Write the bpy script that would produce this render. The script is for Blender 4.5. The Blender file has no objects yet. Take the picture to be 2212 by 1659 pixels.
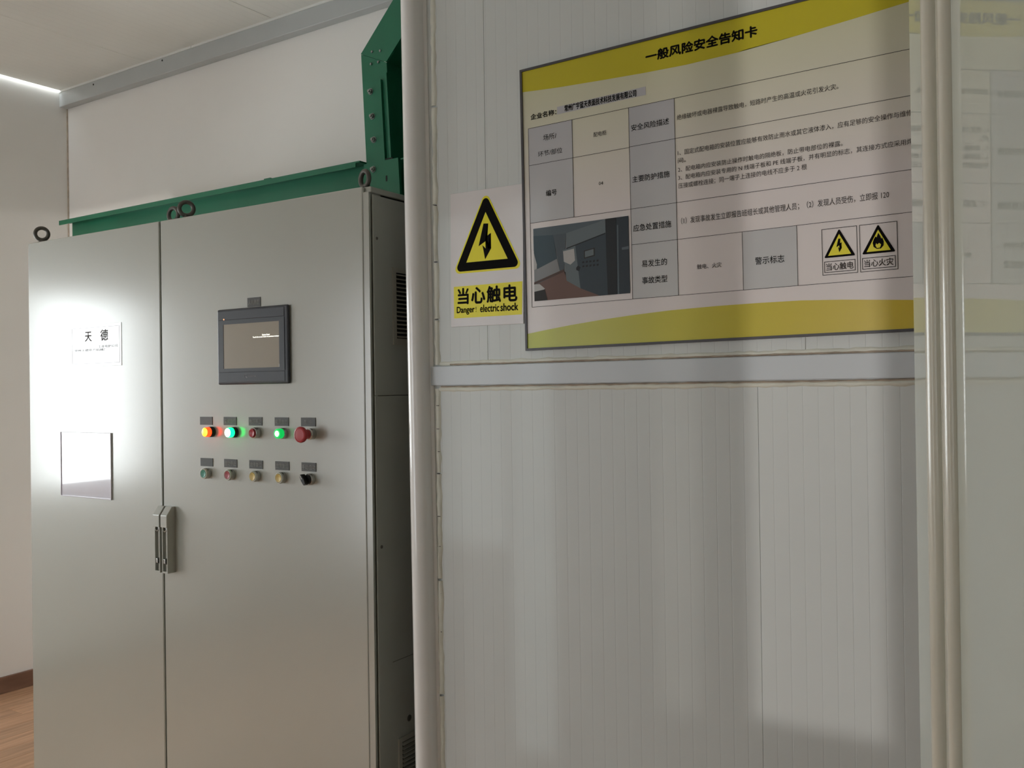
import bpy, bmesh, math, random
from mathutils import Vector, Matrix
random.seed(7)
SC = bpy.context.scene
COL = SC.collection

# ------------------------------------------------------------------ camera
F_PX, YAW, PITCH, ROLL, CAM_H = 1983.03, 0.587152915, 0.00407691549, -0.0137053337, 1.5
cam_d = bpy.data.cameras.new('camera')
cam = bpy.data.objects.new('camera', cam_d)
COL.objects.link(cam)
fw = Vector((-math.sin(YAW) * math.cos(PITCH), math.cos(YAW) * math.cos(PITCH), math.sin(PITCH)))
r0 = Vector((math.cos(YAW), math.sin(YAW), 0)); u0 = r0.cross(fw)
rr = r0 * math.cos(ROLL) + u0 * math.sin(ROLL); uu = -r0 * math.sin(ROLL) + u0 * math.cos(ROLL)
cam.matrix_world = Matrix(((rr.x, uu.x, -fw.x, 0), (rr.y, uu.y, -fw.y, 0), (rr.z, uu.z, -fw.z, CAM_H), (0, 0, 0, 1)))
cam_d.sensor_width = 36.0
cam_d.lens = 36.0 * F_PX / 2212.0
cam_d.clip_start = 0.02
SC.camera = cam

# ------------------------------------------------------------------ world and light
SKY = 12.5
w = bpy.data.worlds.new('sky'); SC.world = w; w.use_nodes = True
nt = w.node_tree; nt.nodes.clear()
out = nt.nodes.new('ShaderNodeOutputWorld'); bg = nt.nodes.new('ShaderNodeBackground')
tc = nt.nodes.new('ShaderNodeTexCoord'); sp = nt.nodes.new('ShaderNodeSeparateXYZ'); cr = nt.nodes.new('ShaderNodeValToRGB')
nt.links.new(tc.outputs['Generated'], sp.inputs[0]); nt.links.new(sp.outputs['Z'], cr.inputs[0])
cr.color_ramp.elements[0].position = 0.03; cr.color_ramp.elements[0].color = (0.96, 0.98, 1.0, 1)
e_ = cr.color_ramp.elements.new(0.0); e_.color = (0.58, 0.60, 0.62, 1)   # pale ground outside
cr.color_ramp.elements[1].position = 1.0; cr.color_ramp.elements[1].color = (0.86, 0.94, 1.0, 1)
nt.links.new(cr.outputs[0], bg.inputs[0]); bg.inputs[1].default_value = SKY
nt.links.new(bg.outputs[0], out.inputs[0])

# point lamp added far outside to throw light patches through the rear windows
GX, GY, GZ = -0.75, -9.0, 1.62
glint_d = bpy.data.lights.new('distant_patch_lamp', 'POINT'); glint_d.energy = 2100; glint_d.shadow_soft_size = 0.05
glint_d.color = (1.0, 0.96, 0.92)
glint = bpy.data.objects.new('distant_patch_lamp', glint_d); COL.objects.link(glint); glint.location = (GX, GY, GZ)


def portal(name, loc, rot, sx, sy):
    d = bpy.data.lights.new(name, 'AREA'); d.shape = 'RECTANGLE'; d.size = sx; d.size_y = sy
    d.cycles.is_portal = True
    o = bpy.data.objects.new(name, d); COL.objects.link(o); o.location = loc; o.rotation_euler = rot


SC.view_settings.view_transform = 'Standard'; SC.view_settings.look = 'None'
SC.view_settings.exposure = 0.17; SC.view_settings.gamma = 1.0
SC.view_settings.use_curve_mapping = False


# ------------------------------------------------------------------ materials
def lin(c):
    return tuple(((v / 255) / 12.92 if v / 255 <= 0.04045 else ((v / 255 + 0.055) / 1.055) ** 2.4) for v in c) + (1.0,)


def mat(name, rgb, rough=0.5, metal=0.0, coat=0.0, coat_rough=0.05, var=0.04, scale=6.0, bump=0.0, bscale=200.0, emit=None, estr=0.0, rvar=0.0, ior=None, trans=0.0, coat_ior=1.5):
    m = bpy.data.materials.new(name); m.use_nodes = True
    t = m.node_tree; b = t.nodes['Principled BSDF']
    c = lin(rgb)
    b.inputs['Roughness'].default_value = rough; b.inputs['Metallic'].default_value = metal
    b.inputs['Coat Weight'].default_value = coat; b.inputs['Coat Roughness'].default_value = coat_rough
    b.inputs['Coat IOR'].default_value = coat_ior
    if ior: b.inputs['IOR'].default_value = ior
    if trans: b.inputs['Transmission Weight'].default_value = trans
    co = t.nodes.new('ShaderNodeTexCoord')
    n = t.nodes.new('ShaderNodeTexNoise'); n.inputs['Scale'].default_value = scale; n.inputs['Detail'].default_value = 4
    t.links.new(co.outputs['Object'], n.inputs['Vector'])
    rmp = t.nodes.new('ShaderNodeValToRGB'); t.links.new(n.outputs['Fac'], rmp.inputs[0])
    rmp.color_ramp.elements[0].position = 0.3; rmp.color_ramp.elements[1].position = 0.7
    rmp.color_ramp.elements[0].color = tuple(max(0, v * (1 - var)) for v in c[:3]) + (1,)
    rmp.color_ramp.elements[1].color = tuple(min(1, v * (1 + var)) for v in c[:3]) + (1,)
    t.links.new(rmp.outputs[0], b.inputs['Base Color'])
    if rvar:
        mr = t.nodes.new('ShaderNodeMapRange'); t.links.new(n.outputs['Fac'], mr.inputs[0])
        mr.inputs[1].default_value = 0.3; mr.inputs[2].default_value = 0.7
        mr.inputs[3].default_value = rough - rvar; mr.inputs[4].default_value = rough + rvar
        t.links.new(mr.outputs[0], b.inputs['Roughness'])
    if bump:
        n2 = t.nodes.new('ShaderNodeTexNoise'); n2.inputs['Scale'].default_value = bscale
        t.links.new(co.outputs['Object'], n2.inputs['Vector'])
        bp = t.nodes.new('ShaderNodeBump'); bp.inputs['Strength'].default_value = bump; bp.inputs['Distance'].default_value = 0.002
        t.links.new(n2.outputs['Fac'], bp.inputs['Height']); t.links.new(bp.outputs[0], b.inputs['Normal'])
    if emit:
        b.inputs['Emission Color'].default_value = lin(emit); b.inputs['Emission Strength'].default_value = estr
    return m


def groove_mat(name, rgb, rough, axis, pitch, depth=0.35, line=0.9, width=0.06, coat=0.0, var=0.03):
    """painted sheet with fine pressed lines running across `axis`"""
    m = mat(name, rgb, rough, coat=coat, var=var, scale=2.2)
    t = m.node_tree; b = t.nodes['Principled BSDF']
    co = t.nodes.new('ShaderNodeTexCoord'); s = t.nodes.new('ShaderNodeSeparateXYZ')
    t.links.new(co.outputs['Object'], s.inputs[0])
    d = t.nodes.new('ShaderNodeMath'); d.operation = 'DIVIDE'; d.inputs[1].default_value = pitch
    t.links.new(s.outputs[axis], d.inputs[0])
    fr = t.nodes.new('ShaderNodeMath'); fr.operation = 'FRACT'; t.links.new(d.outputs[0], fr.inputs[0])
    a = t.nodes.new('ShaderNodeMath'); a.operation = 'SUBTRACT'; a.inputs[1].default_value = 0.5; t.links.new(fr.outputs[0], a.inputs[0])
    ab = t.nodes.new('ShaderNodeMath'); ab.operation = 'ABSOLUTE'; t.links.new(a.outputs[0], ab.inputs[0])
    mr = t.nodes.new('ShaderNodeMapRange'); mr.interpolation_type = 'SMOOTHSTEP'
    mr.inputs[1].default_value = 0.0; mr.inputs[2].default_value = width; mr.inputs[3].default_value = 0.0; mr.inputs[4].default_value = 1.0
    t.links.new(ab.outputs[0], mr.inputs[0])
    bp = t.nodes.new('ShaderNodeBump'); bp.inputs['Strength'].default_value = depth; bp.inputs['Distance'].default_value = 0.001
    t.links.new(mr.outputs[0], bp.inputs['Height']); t.links.new(bp.outputs[0], b.inputs['Normal'])
    mx = t.nodes.new('ShaderNodeMix'); mx.data_type = 'RGBA'; mx.blend_type = 'MULTIPLY'; mx.inputs[0].default_value = 1.0
    src = b.inputs['Base Color'].links[0].from_socket
    mr2 = t.nodes.new('ShaderNodeMapRange'); mr2.inputs[3].default_value = line; mr2.inputs[4].default_value = 1.0
    t.links.new(mr.outputs[0], mr2.inputs[0])
    t.links.new(src, mx.inputs[6]); t.links.new(mr2.outputs[0], mx.inputs[7]); t.links.new(mx.outputs[2], b.inputs['Base Color'])
    return m


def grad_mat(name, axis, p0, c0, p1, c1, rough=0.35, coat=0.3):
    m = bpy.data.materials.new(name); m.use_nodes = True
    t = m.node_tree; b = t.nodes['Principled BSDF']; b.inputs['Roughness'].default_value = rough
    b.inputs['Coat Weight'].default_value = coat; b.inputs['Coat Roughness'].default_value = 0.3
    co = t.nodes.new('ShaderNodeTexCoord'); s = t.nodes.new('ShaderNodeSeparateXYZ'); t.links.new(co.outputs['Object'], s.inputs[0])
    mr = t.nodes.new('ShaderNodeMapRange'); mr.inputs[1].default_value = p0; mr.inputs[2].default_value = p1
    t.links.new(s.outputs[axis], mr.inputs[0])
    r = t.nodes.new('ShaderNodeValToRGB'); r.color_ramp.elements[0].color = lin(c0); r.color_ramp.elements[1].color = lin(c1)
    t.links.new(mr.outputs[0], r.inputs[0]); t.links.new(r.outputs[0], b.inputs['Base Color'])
    return m


def wood_mat(name, c0, c1, rough=0.4):
    m = bpy.data.materials.new(name); m.use_nodes = True
    t = m.node_tree; b = t.nodes['Principled BSDF']; b.inputs['Roughness'].default_value = rough
    co = t.nodes.new('ShaderNodeTexCoord'); mp = t.nodes.new('ShaderNodeMapping'); mp.inputs['Scale'].default_value = (22, 1.6, 8)
    oi = t.nodes.new('ShaderNodeObjectInfo')
    t.links.new(co.outputs['Object'], mp.inputs[0])
    ad = t.nodes.new('ShaderNodeVectorMath'); t.links.new(mp.outputs[0], ad.inputs[0])
    sc_ = t.nodes.new('ShaderNodeMath'); sc_.operation = 'MULTIPLY'; sc_.inputs[1].default_value = 40; t.links.new(oi.outputs['Random'], sc_.inputs[0])
    t.links.new(sc_.outputs[0], ad.inputs[1])
    n = t.nodes.new('ShaderNodeTexNoise'); n.inputs['Scale'].default_value = 2.0; n.inputs['Detail'].default_value = 6; n.inputs['Distortion'].default_value = 0.6
    t.links.new(ad.outputs[0], n.inputs['Vector'])
    r = t.nodes.new('ShaderNodeValToRGB'); r.color_ramp.elements[0].position = 0.3; r.color_ramp.elements[1].position = 0.7
    r.color_ramp.elements[0].color = lin(c0); r.color_ramp.elements[1].color = lin(c1)
    t.links.new(n.outputs['Fac'], r.inputs[0])
    hs = t.nodes.new('ShaderNodeHueSaturation'); mr = t.nodes.new('ShaderNodeMapRange'); mr.inputs[3].default_value = 0.86; mr.inputs[4].default_value = 1.12
    t.links.new(oi.outputs['Random'], mr.inputs[0]); t.links.new(mr.outputs[0], hs.inputs['Value']); t.links.new(r.outputs[0], hs.inputs['Color'])
    t.links.new(hs.outputs[0], b.inputs['Base Color'])
    return m


M = {}
M['wall'] = mat('white_wall_paint', (242, 239, 234), 0.7, var=0.02, scale=1.5, bump=0.05, bscale=90)
M['wall_cream'] = mat('cream_wall_panel', (242, 240, 235), 0.6, var=0.02, scale=1.5)
M['ceil'] = groove_mat('ceiling_panel_paint', (242, 241, 234), 0.55, 0, 0.045, depth=0.25, line=0.95)
M['trim'] = mat('white_metal_trim', (188, 191, 190), 0.35, var=0.02, scale=8)
M['panel'] = groove_mat('white_sandwich_panel', (212, 216, 214), 0.42, 0, 0.028, depth=0.3, line=0.93, width=0.035)
M['post'] = mat('white_aluminium_profile', (238, 237, 235), 0.2, coat=0.6, coat_rough=0.12, var=0.02)
M['rail'] = mat('pale_aluminium_rail', (205, 211, 216), 0.35, var=0.02)
M['caulk'] = mat('white_sealant', (226, 226, 214), 0.45, var=0.05, scale=40, bump=0.25, bscale=60)
M['dirt'] = mat('dirty_sealant', (186, 172, 156), 0.6, var=0.22, scale=30)
M['gloss'] = mat('glossy_grey_panel', (210, 217, 207), 0.5, coat=1.0, coat_rough=0.012, coat_ior=1.75, var=0.015, scale=2)
M['bead'] = mat('glossy_ivory_bead', (224, 221, 207), 0.22, coat=0.8, coat_rough=0.1, var=0.02)
M['cab'] = mat('light_grey_cabinet_paint', (156, 158, 147), 0.5, ior=1.8, coat=1.0, coat_rough=0.2, coat_ior=2.2, var=0.015, scale=3, bump=0.12, bscale=350, rvar=0.03)
M['cabside'] = M['cab']
M['dark'] = mat('dark_gap', (26, 26, 24), 0.8)
M['green'] = mat('green_enamel', (28, 108, 78), 0.42, var=0.06, scale=9)
M['steel'] = mat('zinc_plated_steel', (150, 152, 150), 0.32, 0.9, var=0.08, scale=30)
M['iron'] = mat('dark_oxidised_steel', (92, 90, 84), 0.45, 0.6, var=0.12, scale=40)
M['chrome'] = mat('satin_chrome', (185, 186, 184), 0.22, 0.95)
M['black'] = mat('black_plastic', (20, 20, 20), 0.4)
M['bezel'] = mat('charcoal_plastic', (52, 55, 62), 0.42, var=0.03)
M['bezel2'] = mat('charcoal_plastic_face', (60, 64, 70), 0.38, var=0.03)
M['glass_lcd'] = mat('lcd_glass_wall_reflection', (160, 152, 138), 0.25, coat=1.0, coat_rough=0.04, var=0.02)  # pale grey of the reflected wall is put into the glass colour
M['lcdtext'] = mat('lit_screen_text', (250, 250, 245), 0.5, emit=(250, 250, 240), estr=1.4)
M['led'] = mat('orange_led', (255, 170, 120), 0.4, emit=(255, 170, 120), estr=1.3)
M['tag'] = mat('dark_engraved_tag', (66, 66, 62), 0.4, var=0.06, scale=80)
M['tagtext'] = mat('worn_grey_engraving', (128, 128, 122), 0.6)
M['ink'] = mat('black_ink', (14, 12, 11), 0.6, ior=1.15)
M['ink2'] = mat('grey_ink', (52, 46, 43), 0.6, ior=1.15)
M['inkgrey'] = mat('faint_grey_ink', (120, 118, 122), 0.5)
M['signwhite'] = mat('white_sign_face', (226, 222, 222), 0.35, var=0.015)
M['signyellow'] = mat('yellow_sign_ink', (238, 226, 6), 0.35, var=0.02)
M['posterframe'] = mat('dark_grey_frame', (72, 70, 74), 0.4)
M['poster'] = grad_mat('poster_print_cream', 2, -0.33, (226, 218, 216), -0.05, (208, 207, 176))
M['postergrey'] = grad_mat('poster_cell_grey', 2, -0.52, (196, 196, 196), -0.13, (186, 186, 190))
M['bandtop'] = mat('poster_band_gold', (196, 184, 8), 0.35, coat=0.3, coat_rough=0.3, var=0.02)
M['bandlow'] = grad_mat('poster_band_lime_to_gold', 0, 0.02, (188, 194, 58), 0.8, (212, 184, 8))
M['wood'] = wood_mat('laminate_oak', (200, 152, 116), (236, 192, 154), 0.38)
M['base'] = wood_mat('brown_skirting_wood', (116, 86, 70), (148, 114, 94), 0.45)
M['plastic'] = mat('clear_plastic_sleeve', (214, 212, 222), 0.12, coat=1.0, coat_rough=0.03)
M['plate'] = mat('silver_name_plate', (214, 214, 214), 0.2, 0.15, coat=0.6, coat_rough=0.08)
M['redlens'] = mat('lit_red_lens', (255, 60, 20), 0.3, emit=(255, 44, 12), estr=4.5)
M['redcore'] = mat('lit_yellow_core', (255, 220, 60), 0.3, emit=(255, 222, 50), estr=1.7)
M['greenlens'] = mat('lit_green_lens', (20, 230, 110), 0.3, emit=(4, 235, 95), estr=5.0)
M['greencore'] = mat('lit_white_green_core', (235, 255, 250), 0.3, emit=(225, 255, 245), estr=2.4)
M['greenlens2'] = mat('dim_green_lens', (10, 190, 90), 0.3, emit=(4, 205, 90), estr=0.7)
M['redcap'] = mat('red_plastic_cap', (168, 44, 52), 0.35)
M['redmush'] = mat('red_mushroom_plastic', (172, 48, 52), 0.38)
M['dullred'] = mat('dull_red_cap', (166, 74, 80), 0.4)
M['teal'] = mat('teal_green_cap', (70, 142, 122), 0.4)
M['yellowcap'] = mat('pale_yellow_cap', (206, 180, 104), 0.4)
M['ring'] = mat('pale_plastic_ring', (196, 198, 186), 0.35)
M['vent'] = mat('grey_vent_plastic', (150, 148, 136), 0.45)
M['louvre'] = M['vent']
M['frame'] = mat('white_window_frame', (232, 232, 228), 0.4)
# window glass: thin clear panes (transparent with a weak mirror layer) and rear panes tinted to dim the daylight


def glass(name, col):
    m = bpy.data.materials.new(name); m.use_nodes = True; t = m.node_tree; t.nodes.clear()
    o = t.nodes.new('ShaderNodeOutputMaterial'); tr = t.nodes.new('ShaderNodeBsdfTransparent'); gl = t.nodes.new('ShaderNodeBsdfGlossy')
    gl.inputs['Roughness'].default_value = 0.02
    mx = t.nodes.new('ShaderNodeMixShader'); fr = t.nodes.new('ShaderNodeFresnel'); fr.inputs[0].default_value = 1.3
    tr.inputs[0].default_value = (*col, 1)
    t.links.new(fr.outputs[0], mx.inputs[0]); t.links.new(tr.outputs[0], mx.inputs[1]); t.links.new(gl.outputs[0], mx.inputs[2]); t.links.new(mx.outputs[0], o.inputs[0])
    return m


M['pane'] = glass('clear_window_pane', (0.95, 0.96, 0.95))
M['tintA'] = glass('lightly_tinted_pane', (0.55, 0.55, 0.55))
M['tintB'] = glass('grey_tinted_pane', (0.28, 0.28, 0.27))
M['tintC'] = glass('greenish_tinted_pane', (0.33, 0.36, 0.37))
M['tintD'] = glass('softly_tinted_pane', (0.62, 0.62, 0.62))


# ------------------------------------------------------------------ mesh helpers
def link(name, bm, m, parent=None, smooth=False, loc=None, rot=None):
    me = bpy.data.meshes.new(name)
    bmesh.ops.recalc_face_normals(bm, faces=bm.faces)
    bm.to_mesh(me); bm.free()
    for mm in (m if isinstance(m, (list, tuple)) else [m]): me.materials.append(mm)
    if smooth:
        for p in me.polygons: p.use_smooth = True
        try: me.set_sharp_from_angle(angle=math.radians(40))
        except Exception: pass
    o = bpy.data.objects.new(name, me); COL.objects.link(o)
    if parent: o.parent = parent
    if loc: o.location = loc
    if rot: o.rotation_euler = rot
    return o


def empty(name, loc, label, cat, rot=(0, 0, 0), group=None, parent=None):
    o = bpy.data.objects.new(name, None); COL.objects.link(o); o.location = loc; o.rotation_euler = rot
    o.empty_display_size = 0.05
    if label: o['label'] = label
    if cat: o['category'] = cat
    if group: o['group'] = group
    if parent: o.parent = parent
    return o


def struct(o):
    o['kind'] = 'structure'; return o


def bx(bm, x0, x1, y0, y1, z0, z1, bev=0.0, seg=2, mi=0):
    vs = [bm.verts.new((x, y, z)) for x in (x0, x1) for y in (y0, y1) for z in (z0, z1)]
    idx = [(0, 1, 3, 2), (4, 6, 7, 5), (0, 4, 5, 1), (2, 3, 7, 6), (0, 2, 6, 4), (1, 5, 7, 3)]
    fs = [bm.faces.new([vs[i] for i in f]) for f in idx]
    for f in fs: f.material_index = mi
    if bev:
        es = list({e for f in fs for e in f.edges})
        bmesh.ops.bevel(bm, geom=es, offset=bev, segments=seg, affect='EDGES', profile=0.5)
    return fs


def box(name, x0, x1, y0, y1, z0, z1, m, parent=None, bev=0.0, seg=2):
    bm = bmesh.new(); bx(bm, min(x0, x1), max(x0, x1), min(y0, y1), max(y0, y1), min(z0, z1), max(z0, z1), bev, seg)
    return link(name, bm, m, parent)


def lathe(bm, prof, n=32, axis='y', cx=0, cz=0, cy=0, sx=1.0, mi=0):
    """prof: list of (r, d) with d along -y (outwards from a wall facing -y)"""
    rings = []
    for r, d in prof:
        ring = []
        if r < 1e-6:
            ring = [bm.verts.new((cx, cy - d, cz))] if axis == 'y' else [bm.verts.new((cx, cy, cz + d))]
        else:
            for i in range(n):
                a = 2 * math.pi * i / n
                if axis == 'y': ring.append(bm.verts.new((cx + r * math.cos(a), cy - d, cz + r * math.sin(a))))
                else: ring.append(bm.verts.new((cx + r * math.cos(a), cy + r * math.sin(a), cz + d)))
        rings.append(ring)
    for a, b in zip(rings, rings[1:]):
        for i in range(n):
            j = (i + 1) % n
            if len(a) == 1 and len(b) == 1: continue
            if len(a) == 1: f = bm.faces.new((a[0], b[i], b[j]))
            elif len(b) == 1: f = bm.faces.new((a[i], a[j], b[0]))
            else: f = bm.faces.new((a[i], a[j], b[j], b[i]))
            f.material_index = mi


def prism(bm, pts, y0, y1, mi=0):
    """polygon in x,z extruded along y"""
    a = [bm.verts.new((x, y0, z)) for x, z in pts]; b = [bm.verts.new((x, y1, z)) for x, z in pts]
    n = len(pts)
    fs = [bm.faces.new(a), bm.faces.new(b[::-1])]
    for i in range(n): fs.append(bm.faces.new((a[i], b[i], b[(i + 1) % n], a[(i + 1) % n])))
    for f in fs: f.material_index = mi
    return fs


def vprism(bm, pts, z0, z1, mi=0):
    """polygon in x,y extruded along z"""
    a = [bm.verts.new((x, y, z0)) for x, y in pts]; b = [bm.verts.new((x, y, z1)) for x, y in pts]
    n = len(pts)
    fs = [bm.faces.new(a), bm.faces.new(b[::-1])]
    for i in range(n): fs.append(bm.faces.new((a[i], b[i], b[(i + 1) % n], a[(i + 1) % n])))
    for f in fs: f.material_index = mi


def flat(name, polys, y, m, parent, t=0.0004):
    bm = bmesh.new()
    for p in polys:
        fs = prism(bm, p, y, y + t)
        bmesh.ops.triangulate(bm, faces=[f for f in fs if len(f.verts) > 4])
    return link(name, bm, m, parent)


def text(name, s, x0, x1, z0, z1, y, m, parent, bold=0.0, res=3):
    """lettering fitted into the rectangle x0..x1, z0..z1 on a plane facing -y"""
    c = bpy.data.curves.new(name, 'FONT'); c.body = s; c.resolution_u = res
    o = bpy.data.objects.new(name, c); COL.objects.link(o)
    me = bpy.data.meshes.new_from_object(o.evaluated_get(bpy.context.evaluated_depsgraph_get()))
    bpy.data.objects.remove(o); bpy.data.curves.remove(c)
    xs = [v.co.x for v in me.vertices]; ys = [v.co.y for v in me.vertices]
    a, b, d, e = min(xs), max(xs), min(ys), max(ys)
    for v in me.vertices:
        x = x0 + (v.co.x - a) / (b - a) * (x1 - x0)
        if e - d < 1e-4: z = z0
        else: z = z0 + (v.co.y - d) / (e - d) * (z1 - z0)
        v.co = (x, y, z)
    if bold:
        # heavier strokes: the same outline printed again a hair's breadth around itself
        d_ = bold * (x1 - x0) / max(1, len(s)) * 1.2; bm = bmesh.new()
        for k_, (ox, oz) in enumerate(((-d_, 0), (d_, 0), (0, -d_), (0, d_), (0, 0))):
            t_ = me.copy(); t_.transform(Matrix.Translation((ox, -0.00002 * k_, oz))); bm.from_mesh(t_); bpy.data.meshes.remove(t_)
        bm.to_mesh(me); bm.free()
    me.materials.clear(); me.materials.append(m)
    o = bpy.data.objects.new(name, me); COL.objects.link(o); o.parent = parent
    return o


def copy_tree(o, parent=None):
    c = o.copy(); COL.objects.link(c); c.parent = parent
    for ch in o.children: copy_tree(ch, c)
    return c


# ------------------------------------------------------------------ room shell
XL, YB, ZC = -4.709, 2.794, 3.116
XR, YR = 1.6, -1.6
D1 = 1.7

# floor: slab plus laminate planks laid along y
fl = struct(box('floor', XL - 0.1, XR + 0.1, YR - 0.1, YB + 0.1, -0.12, -0.012, M['wood']))
PW, PL = 0.125, 0.9
pm = {}
x = XL + 0.004; k = 0
while x < -2.0:
    y = YR - random.random() * PL
    x1 = min(x + PW, -1.0)
    while y < YB - 0.004:
        ya, yb = max(y, YR), min(y + PL, YB - 0.004)
        if yb - ya > 0.02:
            key = round(yb - ya, 3)
            if key not in pm:
                bm = bmesh.new(); bx(bm, 0, PW - 0.0012, 0, yb - ya - 0.0012, -0.012, 0, 0.0012, 1)
                o = link('plank', bm, M['wood'], fl); pm[key] = o.data
            else:
                o = bpy.data.objects.new('plank', pm[key]); COL.objects.link(o); o.parent = fl
            o.location = (x, ya, 0)
        y += PL
    x += PW
xe = x
box('plank_field', xe, XR, YR, YB, -0.012, 0, M['wood'], fl)['kind'] = 'stuff'

# ceiling of long panels, a narrow open slit left along the left wall
ce = struct(box('ceiling', XL + 0.30, XR + 0.1, YR - 0.1, YB + 0.1, ZC + 0.03, ZC + 0.12, M['ceil']))
edges = [XL + 0.014, -3.95, -3.05, -2.15, -1.25, -0.35, 0.55, XR]
for a, b in zip(edges, edges[1:]):
    box('ceiling_panel', a + 0.001, b - 0.001, YR, YB, ZC, ZC + 0.03, M['ceil'], ce, bev=0.0015, seg=1)


def wall_with_holes(name, fixed, lo, hi, zlo, zhi, holes, axis, t, m):
    """holes: (a0,a1,z0,z1) along the wall; axis 'x' = wall runs along x at y=fixed; 'y' = runs along y at x=fixed"""
    bm = bmesh.new()
    cuts = sorted({lo, hi} | {h[0] for h in holes} | {h[1] for h in holes})
    for a, b in zip(cuts, cuts[1:]):
        zs = sorted([(h[2], h[3]) for h in holes if h[0] <= a + 1e-6 and h[1] >= b - 1e-6])
        z = zlo
        for z0, z1 in zs + [(zhi, zhi)]:
            if z0 > z + 1e-6:
                if axis == 'x': bx(bm, a, b, min(fixed, fixed + t), max(fixed, fixed + t), z, z0)
                else: bx(bm, min(fixed, fixed + t), max(fixed, fixed + t), a, b, z, z0)
            z = z1
    bmesh.ops.remove_doubles(bm, verts=bm.verts, dist=1e-5)
    return struct(link(name, bm, m))


WIN = (-0.06, 0.57, 0.98, 2.06)
FILL_WIN = (0.90, 1.80, 1.00, 2.10)  # unseen second window, added to brighten the far left of the room
wall_with_holes('wall_left', XL, YR - 0.1, YB + 0.1, -0.12, ZC + 0.02, [WIN, FILL_WIN], 'y', -0.1, M['wall_cream'])
def patch_slot(x0, x1, z0, z1):
    k = (YR - GY) / (D1 - GY)
    return (GX + (x0 - GX) * k, GX + (x1 - GX) * k, GZ + (z0 - GZ) * k, GZ + (z1 - GZ) * k)


REAR = [patch_slot(-0.600, -0.345, 0.865, 2.34), patch_slot(-0.790, -0.690, 0.85, 2.34), patch_slot(-1.330, -1.140, 1.14, 1.90), patch_slot(-1.138, -1.020, 0.70, 1.92),  # slots shaped to cast the partition's light patches and shadow step
        (-4.30, -2.65, 0.45, 2.15)]  # wide unseen window, added to light the cabinets and far walls
wall_with_holes('wall_rear', YR, XL - 0.1, XR + 0.1, -0.12, ZC + 0.12, REAR, 'x', -0.1, M['wall'])
struct(box('wall_back', XL, XR + 0.1, YB, YB + 0.1, -0.12, ZC + 0.12, M['wall']))
struct(box('wall_side', XR, XR + 0.1, YR, YB, -0.12, ZC + 0.12, M['wall']))

# windows; the second left and the wide rear one are added fill
def win_left(n, y0, y1, z0, z1):
    p = struct(empty('window_%d' % n, (XL - 0.05, (y0 + y1) / 2, z0), None, None))
    hw = (y1 - y0) / 2; h = z1 - z0; bm = bmesh.new(); d = 0.02; f = 0.03
    bx(bm, -d, d, -hw, -hw + f, 0, h); bx(bm, -d, d, hw - f, hw, 0, h)
    bx(bm, -d, d, -hw + f, hw - f, 0, f); bx(bm, -d, d, -hw + f, hw - f, h - f, h)
    link('window_frame', bm, M['frame'], p)
    box('pane', -0.003, 0.003, -hw + f, hw - f, f, h - f, M['pane'], p)
    portal('window_light_left', (XL - 0.09, (y0 + y1) / 2, (z0 + z1) / 2), (0, -math.pi / 2, 0), h, y1 - y0)


win_left(1, *WIN)
win_left(2, *FILL_WIN)
TINT = ['tintA', 'tintB', 'tintC', 'tintC', 'tintD']
for i, (a, b, z0, z1) in enumerate(REAR):
    p = struct(empty('window_%d' % (i + 3), ((a + b) / 2, YR - 0.05, z0), None, None))
    hw = (b - a) / 2; h = z1 - z0; f = 0.004; bm = bmesh.new()
    for s in (-1, 1): bx(bm, s * hw if s < 0 else hw - f, s * hw + f if s < 0 else hw, -0.02, 0.02, 0, h)
    bx(bm, -hw + f, hw - f, -0.02, 0.02, 0, f); bx(bm, -hw + f, hw - f, -0.02, 0.02, h - f, h)
    link('window_frame', bm, M['frame'], p)
    box('pane', -hw + f, hw - f, -0.003, 0.003, f, h - f, M[TINT[i]], p)
    portal('window_light_rear', ((a + b) / 2, YR - 0.09, (z0 + z1) / 2), (math.pi / 2, 0, math.pi), b - a, h)

# box trim under the ceiling along the back wall
t1 = struct(box('trim_1', XL + 0.002, XR, YB - 0.047, YB, ZC - 0.086, ZC, M['trim'], bev=0.002, seg=1))
bm = bmesh.new()
for xx, zz in ((-4.39, 3.09), (-3.82, 3.095)):
    lathe(bm, [(0.0045, 0.0), (0.0045, 0.0015), (0.0, 0.002)], 10, 'y', xx, zz, YB - 0.047)
link('screw_hole', bm, M['dark'], t1)
box('trim_edge', XL + 0.002, -3.60, YB - 0.051, YB - 0.047, ZC - 0.010, ZC, M['frame'], t1)
box('trim_edge', -3.597, XR, YB - 0.051, YB - 0.047, ZC - 0.010, ZC, M['frame'], t1)
box('crack', XL, XL + 0.006, YB - 0.006, YB, 2.3, ZC - 0.086, M['dirt'], t1)

struct(box('baseboard_left', XL, XL + 0.014, YR, YB, 0, 0.083, M['base'], bev=0.003))
struct(box('baseboard_back', XL + 0.014, XR, YB - 0.014, YB, 0, 0.083, M['base'], bev=0.003))

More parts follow.
